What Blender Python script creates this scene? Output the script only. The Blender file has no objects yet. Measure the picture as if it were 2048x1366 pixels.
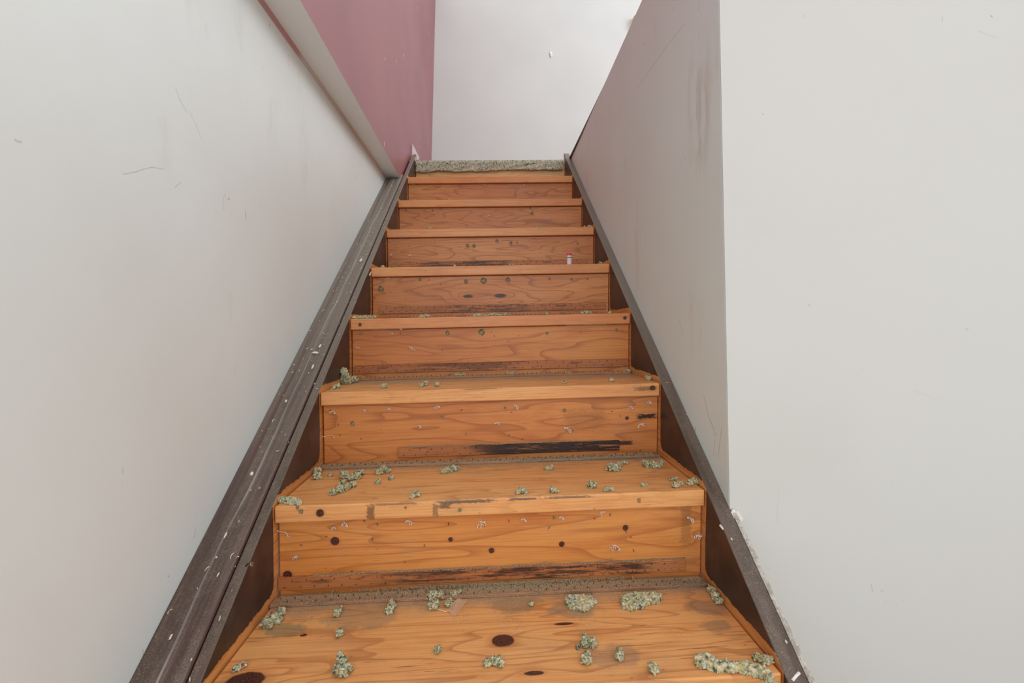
import bpy, bmesh, math, random
import numpy as np
from mathutils import Vector, Matrix, noise
sc = bpy.context.scene
C = sc.collection

# ------------------------------------------------------------------ camera, light, exposure
CZ = 1.306                       # eye height above the lower floor
FPX = 960.0                      # focal length for a 2048 px wide frame
PITCH, YAW = -.0369, .0471
FW = Vector((math.sin(YAW)*math.cos(PITCH), math.cos(YAW)*math.cos(PITCH), math.sin(PITCH)))
RT = FW.cross(Vector((0, 0, 1))).normalized()
UP = RT.cross(FW)
cam = bpy.data.objects.new('camera', bpy.data.cameras.new('camera'))
cam.matrix_world = Matrix((RT, UP, -FW)).transposed().to_4x4()
cam.location = (0, 0, CZ)
cam.data.sensor_width = 36
cam.data.lens = 36*FPX/2048
cam.data.clip_start = .02
C.objects.link(cam); sc.camera = cam

w = bpy.data.worlds.new('world'); sc.world = w; w.use_nodes = True
bg = w.node_tree.nodes['Background']
bg.inputs[0].default_value = (.97, .985, 1, 1); bg.inputs[1].default_value = 1.25

def area(name, loc, target, sx, sy, power, col=(1, 1, 1)):
    l = bpy.data.lights.new(name, 'AREA'); l.shape = 'RECTANGLE'; l.size = sx; l.size_y = sy
    l.energy = power; l.color = col
    o = bpy.data.objects.new(name, l); o.location = loc
    o.rotation_euler = (Vector(target)-Vector(loc)).to_track_quat('-Z', 'Y').to_euler()
    C.objects.link(o); return o
# fill lamp added behind the viewer; daylight of upper room's window to the right
area('fill_light_lower', (-.3, -2.6, 2.2), (.1, 1.2, 1.4), 1.8, 1.6, 40, (.97, .985, 1))
area('window_light_upper', (3.2, 2.2, 4.3), (-.4, 2.2, 1.8), 1.6, 1.6, 50, (.96, .98, 1))
sc.view_settings.view_transform = 'Standard'; sc.view_settings.look = 'None'
sc.view_settings.exposure = 0.0; sc.view_settings.gamma = 1
sc.view_settings.use_curve_mapping = False

# ------------------------------------------------------------------ stair geometry (z relative to the eye)
SH = .0223                       # the old flight has settled: its left side sits lower
XL, XR = -.4296, .4471
Y1, Z1, RUN, RISE = .9666, -.3559, .2702, .19
OV, TH = .018, .034              # nosing overhang, tread thickness
SXL, SXR = -.432, .4495          # inner faces of the stringers
M = RISE/RUN
def ny(k): return Y1+(k-1)*RUN
def nz(k): return Z1+(k-1)*RISE
def ray(x, y): return FW+RT*((x-1024)/FPX)-UP*((y-683)/FPX)
def on_z(x, y, z):               # point on a level of the (settled) flight
    d = ray(x, y); return d*(z/(d.z-SH*d.x))
def on_y(x, y, Y): d = ray(x, y); return d*(Y/d.y)
def on_x(x, y, X): d = ray(x, y); return d*(X/d.x)
def on_slope(x, y, h=0):
    d = ray(x, y); return d*((Z1+h-M*Y1)/(d.z-M*d.y-SH*d.x))
def ab(p): return Vector((p[0], p[1], p[2]+CZ))

# ------------------------------------------------------------------ object helpers
def link_mesh(name, me, mats, parent=None, loc=None):
    o = bpy.data.objects.new(name, me)
    for m in (mats if isinstance(mats, (list, tuple)) else [mats]): me.materials.append(m)
    C.objects.link(o)
    if loc is not None: o.location = loc
    if parent is not None:
        o.parent = parent; o.matrix_parent_inverse = Matrix.Translation(-parent.location)
    return o
def from_bm(name, bm, mats, parent=None, loc=(0, 0, 0), smooth=False):
    bmesh.ops.recalc_face_normals(bm, faces=bm.faces)
    me = bpy.data.meshes.new(name); bm.to_mesh(me); bm.free()
    if smooth:
        for p in me.polygons: p.use_smooth = True
    return link_mesh(name, me, mats, parent, loc)
def tag(o, label=None, cat=None, group=None, kind=None):
    if label: o['label'] = label
    if cat: o['category'] = cat
    if group: o['group'] = group
    if kind: o['kind'] = kind
    return o
def empty(name, loc, label, cat):
    o = bpy.data.objects.new(name, None); C.objects.link(o); o.location = loc
    o.empty_display_size = .05
    return tag(o, label, cat)
def hexa(bm, P):                 # 8 corners: bottom 4 (ccw) then top 4
    v = [bm.verts.new(p) for p in P]
    for f in ((3, 2, 1, 0), (4, 5, 6, 7), (0, 1, 5, 4), (1, 2, 6, 5), (2, 3, 7, 6), (3, 0, 4, 7)):
        bm.faces.new([v[i] for i in f])
    return v
def board(name, x0, x1, y0, y1, z0, z1, mat, parent, bevel=.0015, seg=2, name_label=None):
    """a board lying across the flight, origin at the middle of its top front edge"""
    xc = (x0+x1)/2
    o = Vector((xc, y0, z1+SH*xc+CZ))
    bm = bmesh.new()
    P = [(x-xc, y-y0, z-z1+SH*(x-xc)) for z in (z0, z1) for x, y in ((x0, y0), (x1, y0), (x1, y1), (x0, y1))]
    hexa(bm, P)
    if bevel: bmesh.ops.bevel(bm, geom=list(bm.edges), offset=bevel, segments=seg, profile=.5, affect='EDGES')
    ob = from_bm(name, bm, mat, parent, o)
    return ob
def prism_y(name, prof, ya, yb, mats, parent=None, slope=0, smooth=False, n=1, jit=0, seed=0, sh=SH):
    """sweep an (x, z) profile along the flight from ya to yb; z rises with slope"""
    rnd = random.Random(seed)
    bm = bmesh.new(); rings = []
    for i in range(n+1):
        y = ya+(yb-ya)*i/n
        rings.append([bm.verts.new((x, y-ya, z+sh*x+slope*(y-ya)+rnd.uniform(-jit, jit))) for x, z in prof])
    m = len(prof)
    for a, b in zip(rings, rings[1:]):
        for j in range(m): bm.faces.new((a[j], a[(j+1) % m], b[(j+1) % m], b[j]))
    bm.faces.new(rings[0][::-1]); bm.faces.new(rings[-1])
    return from_bm(name, bm, mats, parent, (0, ya, CZ), smooth)

# ------------------------------------------------------------------ material helpers
def lin(c):
    f = lambda v: v/12.92 if v <= .04045 else ((v+.055)/1.055)**2.4
    return tuple(f(v/255) for v in c)+(1,)
class NT:
    def __init__(s, name, rough=.6, spec=.4):
        s.m = bpy.data.materials.new(name); s.m.use_nodes = True
        s.t = s.m.node_tree; s.b = s.t.nodes['Principled BSDF']
        s.b.inputs['Roughness'].default_value = rough
        s.b.inputs['Specular IOR Level'].default_value = spec
        s.co = s.t.nodes.new('ShaderNodeTexCoord').outputs['Object']
    def n(s, typ, **kw):
        nd = s.t.nodes.new(typ)
        for k, v in kw.items(): setattr(nd, k, v)
        return nd
    def put(s, sock, v):
        if isinstance(v, bpy.types.NodeSocket): s.t.links.new(v, sock)
        else: sock.default_value = v
    def math(s, op, a, b=None, c=None, clamp=False):
        nd = s.n('ShaderNodeMath', operation=op, use_clamp=clamp)
        for i, v in enumerate((a, b, c)):
            if v is not None: s.put(nd.inputs[i], v)
        return nd.outputs[0]
    def add(s, a, b): return s.math('ADD', a, b)
    def mul(s, a, b): return s.math('MULTIPLY', a, b)
    def sub(s, a, b): return s.math('SUBTRACT', a, b)
    def sep(s, v=None):
        nd = s.n('ShaderNodeSeparateXYZ'); s.put(nd.inputs[0], v or s.co); return nd.outputs
    def comb(s, x, y, z=0.0):
        nd = s.n('ShaderNodeCombineXYZ')
        for i, v in enumerate((x, y, z)): s.put(nd.inputs[i], v)
        return nd.outputs[0]
    def noise(s, vec, scale, detail=3, rough=.5, dist=0):
        nd = s.n('ShaderNodeTexNoise'); s.put(nd.inputs['Vector'], vec)
        nd.inputs['Scale'].default_value = scale; nd.inputs['Detail'].default_value = detail
        nd.inputs['Roughness'].default_value = rough; nd.inputs['Distortion'].default_value = dist
        return nd.outputs['Fac']
    def vmap(s, vec, scale, off=(0, 0, 0)):
        nd = s.n('ShaderNodeMapping'); s.put(nd.inputs['Vector'], vec)
        nd.inputs['Scale'].default_value = scale; nd.inputs['Location'].default_value = off
        return nd.outputs[0]
    def step(s, v, lo, hi):      # smooth 0..1
        nd = s.n('ShaderNodeMapRange', interpolation_type='SMOOTHSTEP'); s.put(nd.inputs[0], v)
        nd.inputs[1].default_value = lo; nd.inputs[2].default_value = hi
        return nd.outputs[0]
    def ramp(s, v, stops, const=False):
        nd = s.n('ShaderNodeValToRGB'); s.put(nd.inputs[0], v)
        if const: nd.color_ramp.interpolation = 'CONSTANT'
        e = nd.color_ramp.elements
        while len(e) < len(stops): e.new(.5)
        for i, (p, c) in enumerate(stops): e[i].position = p; e[i].color = lin(c)
        return nd.outputs[0]
    def mix(s, f, a, b):
        nd = s.n('ShaderNodeMix', data_type='RGBA'); s.put(nd.inputs[0], f)
        s.put(nd.inputs[6], lin(a) if isinstance(a, tuple) and len(a) == 3 else a)
        s.put(nd.inputs[7], lin(b) if isinstance(b, tuple) and len(b) == 3 else b)
        return nd.outputs[2]
    def bump(s, h, strength=.2, dist=.002):
        nd = s.n('ShaderNodeBump'); nd.inputs['Strength'].default_value = strength
        nd.inputs['Distance'].default_value = dist; s.put(nd.inputs['Height'], h)
        s.t.links.new(nd.outputs[0], s.b.inputs['Normal'])
    def color(s, c): s.put(s.b.inputs['Base Color'], lin(c) if isinstance(c, tuple) and len(c) == 3 else c)
    def rough(s, r): s.put(s.b.inputs['Roughness'], r)

def paint(name, base, tint, rough=.5, spec=.35, stipple=420, bump=.12, marks=None, extra=None, mscale=1.6):
    t = NT(name, rough, spec)
    f = t.noise(t.co, mscale, 4, .55)
    col = t.mix(t.step(f, .35, .7), base, tint)
    sp = t.noise(t.co, 60, 2, .5)
    col = t.mix(t.mul(t.step(sp, .76, .8), .35), col, tuple(int(v*.8) for v in base))
    if extra: col = extra(t, col)
    t.color(col)
    st = t.noise(t.co, stipple, 3, .6)
    t.bump(t.add(st, t.mul(t.noise(t.co, 14, 2), 1.2)), bump, .0015)
    return t.m

def wood(name, seed=0, light=(214, 142, 74), mid=(196, 118, 54), dark=(150, 80, 34), freq=16, squash=5.0,
         knots=(), spots=(), dust=None, burn=None, fine=1.0, rough=.42, bars=(), stain=None, streaks=0, nosing=False, haze=.22, white=False):
    """boards across the flight: x runs along the grain, v = y + z across it"""
    t = NT(name, rough, .4)
    o = t.sep(); x = o[0]
    v = t.sub(t.add(o[1], o[2]), t.mul(x, SH))
    P = t.comb(x, v, seed*3.7)
    # flat-sawn figure: contour lines of a slow noise field
    fld = t.noise(t.vmap(P, (1.0, squash, 1)), 1.7, 2, .5, .25)
    for kx, kv, rx, rv in knots:
        if rx < .015: continue
        dx = t.mul(t.sub(x, kx), 1/(rx*4)); dv = t.mul(t.sub(v, kv), 1/(rv*3))
        g = t.math('EXPONENT', t.mul(t.add(t.mul(dx, dx), t.mul(dv, dv)), -1.0))
        fld = t.add(fld, t.mul(g, .16))
    ring = t.math('FRACT', t.mul(fld, freq))
    wob = t.noise(t.vmap(P, (7, 60, 1)), 1.0, 3, .6)
    ringw = t.add(ring, t.mul(t.sub(wob, .5), .22))
    late = t.mul(t.step(ringw, .60, .95), t.sub(1.0, t.step(ring, .965, 1.0)))
    late = t.mul(late, t.add(.35, t.mul(late, .65)))
    fib = t.noise(t.vmap(P, (5, 260, 1)), 1.0, 3, .6)
    fib2 = t.noise(t.vmap(P, (14, 900, 1)), 1.0, 2, .6)
    tone = t.noise(t.vmap(P, (1.2, 3, 1), (seed, 0, 0)), 1.6, 2)
    col = t.mix(t.step(tone, .3, .72), light, mid)
    mot = t.noise(t.vmap(P, (4, 17, 1), (seed*2, 3, 0)), 1.5, 5, .65)
    col = t.mix(t.mul(t.step(mot, .48, .72), .42), col, tuple(int(c*q) for c, q in zip(mid, (.90, .74, .60))))
    col = t.mix(t.mul(t.step(mot, .50, .30), .25), col, tuple(min(255, int(c*q)) for c, q in zip(light, (1.0, 1.06, 1.02))))
    edge = t.step(v, -.004, .001) if nosing else 1.0
    late = t.mul(late, t.add(.35, t.mul(edge, .65)) if nosing else 1.0)
    film = t.noise(t.vmap(P, (6, 9, 1), (seed, 9, 0)), 1.0, 5, .7)
    col = t.mix(t.mul(late, .60*fine), col, dark)
    col = t.mix(t.mul(t.step(film, .52, .75), haze), col, (150, 128, 106))
    col = t.mix(t.mul(t.step(fib, .42, .75), .42), col, dark)
    col = t.mix(t.mul(t.step(fib2, .55, .8), .25), col, tuple(int(c*.8) for c in dark))
    if streaks:                             # short open checks and resin lines along the grain
        sn = t.noise(t.vmap(P, (16, 330, 1)), 1.0, 3, .6, .4); sg = t.noise(t.vmap(P, (5, 16, 1)), 1.0, 2)
        sm = t.mul(t.step(sn, .60, .66), t.step(sg, .42, .6))
        col = t.mix(t.mul(sm, streaks), col, tuple(int(c*.82) for c in dark))
    for kx, kv, rx, rv in knots:
        jx = t.mul(t.sub(t.noise(P, 160, 2), .5), .16)
        hx = t.mul(t.sub(x, kx), 1/(rx*1.9)); hv = t.mul(t.sub(v, kv), 1/(rv*1.5))
        hd = t.add(t.math('SQRT', t.add(t.mul(hx, hx), t.mul(hv, hv))), jx)
        col = t.mix(t.mul(t.sub(1.0, t.step(hd, .5, 1.0)), .45), col, dark)
        dx = t.mul(t.sub(x, kx), 1/rx); dv = t.mul(t.sub(v, kv), 1/rv)
        d = t.add(t.math('SQRT', t.add(t.mul(dx, dx), t.mul(dv, dv))), jx)
        col = t.mix(t.sub(1.0, t.step(d, .88, 1.06)), col, t.mix(t.step(t.noise(P, 300, 2), .45, .6), (52, 26, 20), (92, 46, 28)))
    for sx, sv, rx, rv, c, a in bars:      # stains and scorch marks with their own outline
        j = t.mul(t.sub(t.noise(t.vmap(P, (110, 420, 1)), 1.0, 4, .65), .5), 2.2)
        dx = t.math('ABSOLUTE', t.mul(t.sub(x, sx), 1/rx)); dv = t.math('ABSOLUTE', t.mul(t.sub(v, sv), 1/rv))
        d = t.add(t.math('MAXIMUM', dx, dv), j)
        col = t.mix(t.mul(t.sub(1.0, t.step(d, .7, 1.1)), a), col, c)
    # pin holes and small dark flecks
    if spots:
        vo = t.n('ShaderNodeTexVoronoi'); t.put(vo.inputs['Vector'], t.vmap(P, (38, 60, 1)))
        vo.inputs['Scale'].default_value = 1
        sel = t.sep(vo.outputs['Color'])
        m = t.mul(t.sub(1.0, t.step(vo.outputs['Distance'], .05, .16)), t.step(sel[0], .80, .82))
        col = t.mix(t.mul(m, spots), col, (62, 40, 28))
    if white:
        vw = t.n('ShaderNodeTexVoronoi'); t.put(vw.inputs['Vector'], t.vmap(P, (46, 46, 1), (3, 1, 0))); vw.inputs['Scale'].default_value = 1
        sw = t.sep(vw.outputs['Color'])
        col = t.mix(t.mul(t.sub(1.0, t.step(vw.outputs['Distance'], .02, .05)), t.step(sw[1], .86, .87)), col, (232, 220, 206))
    if burn:                                # (x0, x1, colour, strength)
        x0, x1, c, a = burn[:4]
        m = t.mul(t.step(x, x0-.08, x0+.08), t.sub(1.0, t.step(x, x1-.05, x1+.02)))
        nn = t.noise(t.vmap(P, (11, 130, 1)), 1.0, 5, .7)
        m = t.mul(t.step(t.add(nn, t.mul(m, burn[4] if len(burn) > 4 else .08)), .50, .64), m)
        col = t.mix(t.mul(m, a), col, c)
    if stain:
        for sx, sv, r1, c, a in stain:
            dx = t.sub(x, sx); dv = t.mul(t.sub(v, sv), 1.7)
            d = t.add(t.math('SQRT', t.add(t.mul(dx, dx), t.mul(dv, dv))), t.mul(t.sub(t.noise(P, 30, 4, .6), .5), r1*1.6))
            col = t.mix(t.mul(t.sub(1.0, t.step(d, r1*.7, r1*1.15)), a), col, c)
    rsock = t.add(t.mul(fib, .2), rough-.1)
    if dust:                                # (v0, v1, amount, evenness) settles towards the back of a tread
        v0, v1, amt, ev = dust
        dn = t.noise(P, 9, 5, .62); dh = t.noise(P, 700, 2, .7)
        g = t.step(v, v0, v1)
        m = t.step(t.add(t.mul(g, .5+ev), t.mul(dn, .9)), .62, 1.0)
        m = t.mul(t.mul(m, amt), t.step(dh, .3, .62))
        dc = t.mix(t.step(t.noise(P, 420, 2), .4, .62), (112, 100, 84), (160, 146, 120))
        col = t.mix(m, col, dc)
        rsock = t.add(rsock, t.mul(m, .4))
    t.color(col); t.rough(rsock)
    t.bump(t.add(t.mul(fib, .6), fib2), .10, .001)
    return t.m

def dusty_trim(name, base=(86, 70, 62), base2=(62, 44, 38), dustc=(150, 138, 118), amt=.6, seed=0, flecks=True, ridge=False):
    t = NT(name, .55, .45)
    P = t.vmap(t.co, (1, 1, 1), (seed, seed*2, 0))
    o = t.sep()
    al = t.vmap(P, (46, 3.2, 3.2))
    f = t.noise(al, 1, 4, .6)
    col = t.mix(t.step(f, .38, .62), base2, base)
    vs = t.n('ShaderNodeTexVoronoi'); t.put(vs.inputs['Vector'], P); vs.inputs['Scale'].default_value = 1300
    d1 = t.add(t.mul(t.sep(vs.outputs['Color'])[0], .6), t.mul(t.noise(P, 60, 3, .6), .45)); d2 = t.noise(al, .7, 3, .6)
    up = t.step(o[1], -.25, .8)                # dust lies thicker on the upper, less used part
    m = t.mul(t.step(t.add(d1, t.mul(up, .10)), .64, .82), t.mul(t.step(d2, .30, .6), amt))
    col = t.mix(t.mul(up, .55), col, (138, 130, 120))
    col = t.mix(t.mul(t.step(d2, .35, .7), .45), col, (96, 88, 80))
    col = t.mix(m, col, dustc)
    hair = t.noise(t.vmap(P, (240, 240, 240)), 1, 2, .6, 2.0)
    col = t.mix(t.mul(t.step(hair, .70, .75), .55), col, (176, 158, 124))
    if flecks:
        vo = t.n('ShaderNodeTexVoronoi'); t.put(vo.inputs['Vector'], t.vmap(P, (60, 34, 34)))
        vo.inputs['Scale'].default_value = 1
        s = t.sep(vo.outputs['Color'])
        mm = t.mul(t.sub(1.0, t.step(vo.outputs['Distance'], .05, .13)), t.step(s[1], .86, .87))
        col = t.mix(mm, col, (196, 190, 182))
    if ridge:
        xs = t.add(o[0], t.mul(t.sub(t.noise(t.comb(0.0, o[1], 0.0), 3.5, 2), .5), .022))
        rl = t.math('ABSOLUTE', t.add(xs, .492))
        rm = t.mul(t.sub(1.0, t.step(rl, .0008, .0026)), t.add(.35, t.mul(t.step(f, .4, .6), .4)))
        col = t.mix(rm, col, (156, 150, 148))
        rr = t.math('ABSOLUTE', t.add(xs, .517))
        col = t.mix(t.mul(t.sub(1.0, t.step(rr, .002, .008)), t.mul(t.step(f, .35, .6), .6)), col, (84, 46, 36))
        re = t.sub(1.0, t.step(t.math('ABSOLUTE', t.add(o[0], .4555)), .001, .002))
        col = t.mix(t.mul(re, .8), col, (70, 34, 28))
    t.color(col); t.rough(t.add(.4, t.mul(m, .5)))
    t.bump(t.add(t.mul(d1, .5), f), .2, .001)
    return t.m

def stringer_face(name, seed):
    """dark stain on the exposed face, bare wood where the carpet used to cover, boundary follows the steps"""
    t = NT(name, .33, .5)
    o = t.sep()
    y = t.sub(o[1], OV)                      # 0 at the face of riser 1 (object origin sits at its nosing)
    z = t.sub(o[2], t.mul(o[0], 0.0))
    k = t.math('FLOOR', t.mul(y, 1/RUN))
    h = t.sub(z, t.mul(k, RISE))
    dy = t.sub(t.mul(t.add(k, 1.0), RUN), y)
    P = t.comb(t.mul(y, 1), t.mul(z, 1), seed)
    jag = t.mul(t.sub(t.noise(t.vmap(P, (70, 26, 1)), 1.0, 4, .7), .5), 1.2)
    jag2 = t.mul(t.sub(t.noise(P, 9, 2), .5), .9)
    a = t.math('DIVIDE', t.add(.016, t.mul(jag, .012)), t.math('MAXIMUM', h, .0005))
    b = t.math('DIVIDE', .019, t.math('MAXIMUM', dy, .0005))
    q = t.add(t.add(t.mul(a, a), t.mul(b, b)), jag2)
    bare = t.step(q, .96, 1.04)
    f = t.noise(t.vmap(P, (4, 90, 1)), 1.0, 3, .6)
    g = t.noise(P, 11, 4, .6)
    dark = t.mix(t.step(g, .35, .7), (46, 33, 30), (76, 52, 44))
    sc1 = t.noise(t.vmap(P, (300, 40, 1)), 1, 2, .5)
    dark = t.mix(t.mul(t.step(sc1, .7, .76), .5), dark, (120, 104, 98))
    haze = t.noise(t.vmap(P, (9, 5, 1)), 1.0, 3, .6)
    dark = t.mix(t.mul(t.step(haze, .52, .72), .35), dark, (104, 92, 88))
    lightw = t.mix(t.step(f, .35, .7), (214, 150, 86), (178, 112, 58))
    t.color(t.mix(bare, dark, lightw))
    t.rough(t.add(.34, t.mul(g, .2)))
    t.bump(f, .1, .001)
    return t.m

def seg_marks(t, col, ia, segs):
    o = t.sep()
    for pts, wdt, c, al in segs:
        wob = t.mul(t.sub(t.noise(t.vmap(t.co, (40, 40, 40)), 1.0, 3, .6), .5), .006)
        for (ax, ay), (bx, by) in zip(pts, pts[1:]):
            L2 = (bx-ax)**2+(by-ay)**2
            px = t.sub(t.add(o[ia], wob), ax); py = t.sub(t.sub(o[2], wob), ay)
            q = t.math('MULTIPLY', t.add(t.mul(px, bx-ax), t.mul(py, by-ay)), 1/L2, clamp=True)
            dx = t.sub(px, t.mul(q, bx-ax)); dy = t.sub(py, t.mul(q, by-ay))
            d = t.math('SQRT', t.add(t.mul(dx, dx), t.mul(dy, dy)))
            col = t.mix(t.mul(t.sub(1.0, t.step(d, wdt*.2, wdt)), al*.5), col, c)
    return col
def flat(name, c, rough=.6, spec=.3, metal=0, bump=None):
    t = NT(name, rough, spec); t.b.inputs['Metallic'].default_value = metal
    v = t.noise(t.co, 90, 3)
    t.color(t.mix(t.step(v, .35, .7), c, tuple(int(q*.94) for q in c)))
    if bump: t.bump(t.noise(t.co, bump, 3, .6), .4, .001)
    return t.m

FOAM = [(0, (166, 166, 130)), (.12, (224, 214, 178)), (.26, (182, 188, 152)), (.38, (228, 210, 172)), (.50, (138, 144, 114)),
        (.57, (198, 184, 150)), (.66, (182, 194, 164)), (.80, (84, 90, 76)), (.84, (204, 172, 126)), (.91, (112, 146, 128)),
        (.945, (212, 188, 104)), (.965, (98, 126, 158)), (.98, (190, 88, 66)), (.99, (222, 214, 190))]
def foam(name, seed=0, scale=230, shift=0.0, cols=FOAM):
    t = NT(name, .9, .12)
    w1 = t.n('ShaderNodeTexNoise'); t.put(w1.inputs['Vector'], t.co); w1.inputs['Scale'].default_value = 190
    mixv = t.n('ShaderNodeVectorMath', operation='MULTIPLY_ADD'); t.put(mixv.inputs[0], w1.outputs['Color'])
    mixv.inputs[1].default_value = (.006, .006, .006); t.put(mixv.inputs[2], t.vmap(t.co, (1, 1, 1), (seed, seed*1.7, seed*.3)))
    vo = t.n('ShaderNodeTexVoronoi'); t.put(vo.inputs['Vector'], mixv.outputs[0]); vo.inputs['Scale'].default_value = scale
    r = t.sep(vo.outputs['Color'])[0]
    col = t.ramp(t.math('FRACT', t.add(r, shift)), cols, True)
    big = t.noise(t.co, 55, 2)
    col = t.mix(t.mul(t.step(big, .42, .65), .4), col, (206, 192, 156))
    fi = t.noise(t.co, 900, 3, .7)
    col = t.mix(t.mul(t.step(fi, .5, .7), .2), col, (104, 104, 84))
    t.color(col)
    t.bump(t.add(fi, t.mul(t.math('MULTIPLY', vo.outputs['Distance'], -1.0), 2)), .7, .002)
    return t.m

# ------------------------------------------------------------------ the setting
WHITE = (220, 224, 222); WHITE2 = (215, 217, 214)
def wall_marks(t, col):
    n1 = t.noise(t.vmap(t.co, (7, 7, 3)), 1.0, 4, .6)
    col = t.mix(t.mul(t.step(n1, .60, .8), .25), col, (176, 160, 152))
    return col
def scuffs(seed, axis, thr=.725):
    def fn(t, col):
        o = t.sep()
        P = t.comb(o[axis], o[2], seed)
        w1 = t.noise(t.vmap(P, (26, 7, 1)), 1.0, 2, .4, 1.8)
        g = t.noise(P, 2.2, 2)
        line = t.mul(t.step(w1, thr, thr+.01), t.sub(1.0, t.step(w1, thr+.012, thr+.03)))
        col = t.mix(t.mul(t.mul(line, t.step(g, .5, .62)), .45), col, (128, 116, 108))
        return wall_marks(t, col)
    return fn
def left_marks(t, col):
    W = lambda x, y: (lambda p: (p[1], p[2]+CZ))(on_x(x, y, -.536))
    return seg_marks(t, scuffs(3, 1)(t, col), 1, [
        ([W(247, 349), W(272, 343), W(298, 335), W(326, 337)], .0012, (136, 112, 88), .7), ([W(30, 280), W(42, 284)], .0022, (168, 142, 92), .8),
        ([W(352, 178), W(360, 200), W(372, 222)], .0035, (170, 166, 162), .5), ([W(380, 225), W(392, 250), W(402, 275)], .003, (176, 172, 168), .5),
        ([W(350, 376), W(362, 366)], .002, (140, 124, 108), .5), ([W(457, 398), W(459, 400)], .003, (60, 56, 52), .9),
        ([W(472, 733), W(468, 756)], .0014, (168, 132, 104), .6), ([W(336, 1152), W(337, 1153)], .002, (60, 56, 52), .8)])
m_wall_l = paint('left wall paint', WHITE, WHITE2, .42, .45, 260, .10, extra=left_marks)
def right_marks(t, col):
    W = lambda x, y: (lambda p: (p[0], p[2]+CZ))(on_y(x, y, .93))
    G = (150, 144, 138)
    return seg_marks(t, col, 0, [([W(1914, 14), W(1913, 24)], .002, G, .6), ([W(1988, 45), W(2022, 58)], .0016, G, .5), ([W(2014, 12), W(2015, 13)], .0026, (90, 84, 80), .8),
        ([W(1628, 12), W(1629, 13)], .003, G, .5), ([W(1540, 218), W(1541, 219)], .002, (110, 104, 100), .8), ([W(1836, 783), W(1884, 802)], .0012, G, .4),
        ([W(1738, 1165), W(1740, 1180)], .0018, G, .8), ([W(1556, 978), W(1553, 1046)], .0014, (176, 172, 166), .6)])
m_wall_r = paint('right wall paint', (199, 198, 194), (195, 193, 188), .5, .35, 420, .06, extra=right_marks)
m_wall_b = paint('back wall paint', (211, 212, 210), (206, 207, 205), .6, .3, 200, .05)
def rust(t, col):
    o = t.sep()
    d = t.math('SQRT', t.add(t.math('POWER', t.mul(t.sub(o[1], 1.06), 1/.07), 2.0), t.math('POWER', t.mul(t.sub(o[2], CZ+.48), 1/.16), 2.0)))
    n = t.noise(t.vmap(t.co, (30, 30, 7)), 1, 4, .6)
    m = t.mul(t.sub(1.0, t.step(d, .2, 1.3)), t.step(n, .38, .7))
    col = t.mix(t.mul(m, .42), col, (160, 126, 96))
    W = lambda x, y: (lambda p: (p[1], p[2]+CZ))(on_x(x, y, .481))
    G = (120, 108, 102)
    return seg_marks(t, scuffs(8, 1, .74)(t, col), 1, [
        ([W(1386, 48), W(1345, 96), W(1284, 178)], .0022, G, .5), ([W(1410, 792), W(1418, 828), W(1433, 872)], .0022, G, .7),
        ([W(1446, 856), W(1437, 915)], .0025, G, .6), ([W(1431, 880), W(1428, 912)], .002, G, .5), ([W(1362, 640), W(1369, 668)], .002, G, .6), ([W(1375, 722), W(1376, 740)], .002, G, .4)])
m_part = paint('partition paint', (222, 234, 231), (216, 226, 222), .5, .35, 260, .08, extra=rust)
def chips(t, col):
    vo = t.n('ShaderNodeTexVoronoi'); t.put(vo.inputs['Vector'], t.vmap(t.co, (9, 9, 4)))
    vo.inputs['Scale'].default_value = 1
    s = t.sep(vo.outputs['Color'])
    m = t.mul(t.sub(1.0, t.step(vo.outputs['Distance'], .03, .06)), t.step(s[0], .72, .73))
    return t.mix(m, col, (226, 196, 198))
m_mauve = paint('mauve paint', (154, 94, 100), (144, 86, 93), .38, .5, 240, .10, extra=chips, mscale=2.2)
m_soffit = paint('soffit paint', (236, 243, 246), (232, 239, 242), .5, .35, 260, .06)

def quadwall(name, pts, thick, mat, label=None):
    """a wall through four corners (abs coordinates), given thickness away from the viewer side"""
    bm = bmesh.new(); t = Vector(thick)
    P = [Vector(p) for p in pts]
    o = P[0].copy()
    hexa(bm, [p-o for p in (P[0], P[1], P[1]+t, P[0]+t, P[3], P[2], P[2]+t, P[3]+t)])
    me = bpy.data.meshes.new(name)
    bmesh.ops.recalc_face_normals(bm, faces=bm.faces)
    bmesh.ops.translate(bm, verts=bm.verts, vec=o)
    bm.to_mesh(me); bm.free()
    ob = link_mesh(name, me, mat)
    return tag(ob, label, kind='structure')

XW = -.536; ZS = .762            # left wall plane; underside of the upper wall
YB = 4.1                         # back wall
quadwall('wall_left', [(XW, -.6, 0), (XW, 2.9, 0), (XW, 2.9, ZS+CZ), (XW, -.6, ZS+CZ)], (-.12, 0, 0), m_wall_l,
         'off-white painted lower stairwell wall on the left with faint scuffs')
def xm(y): return -.463-.0141*(y-2.52)
corner_b = on_y(862.5, 314, YB); corner_t = on_y(871, 0, YB)
ct = Vector(corner_t)+(Vector(corner_t)-Vector(corner_b))*.15
mb = bmesh.new()
A = [(xm(-.6), -.6, ZS), (xm(2.5), 2.5, ZS), (xm(YB), YB, ZS), (corner_b[0]+.003, YB, corner_b[2]), (ct[0], YB, ct[2]), (xm(2.5)+.004, 2.5, 3.0), (xm(-.6), -.6, 3.0)]
fv = [mb.verts.new((p[0], p[1], p[2]+CZ)) for p in A]; bv = [mb.verts.new((p[0]-.14, p[1], p[2]+CZ)) for p in A]
mb.faces.new(fv); mb.faces.new(bv[::-1])
for i in range(len(A)):
    j = (i+1) % len(A); mb.faces.new((fv[i], bv[i], bv[j], fv[j]))
ob = from_bm('wall_left_upper', mb, [m_mauve, m_soffit])
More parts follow.
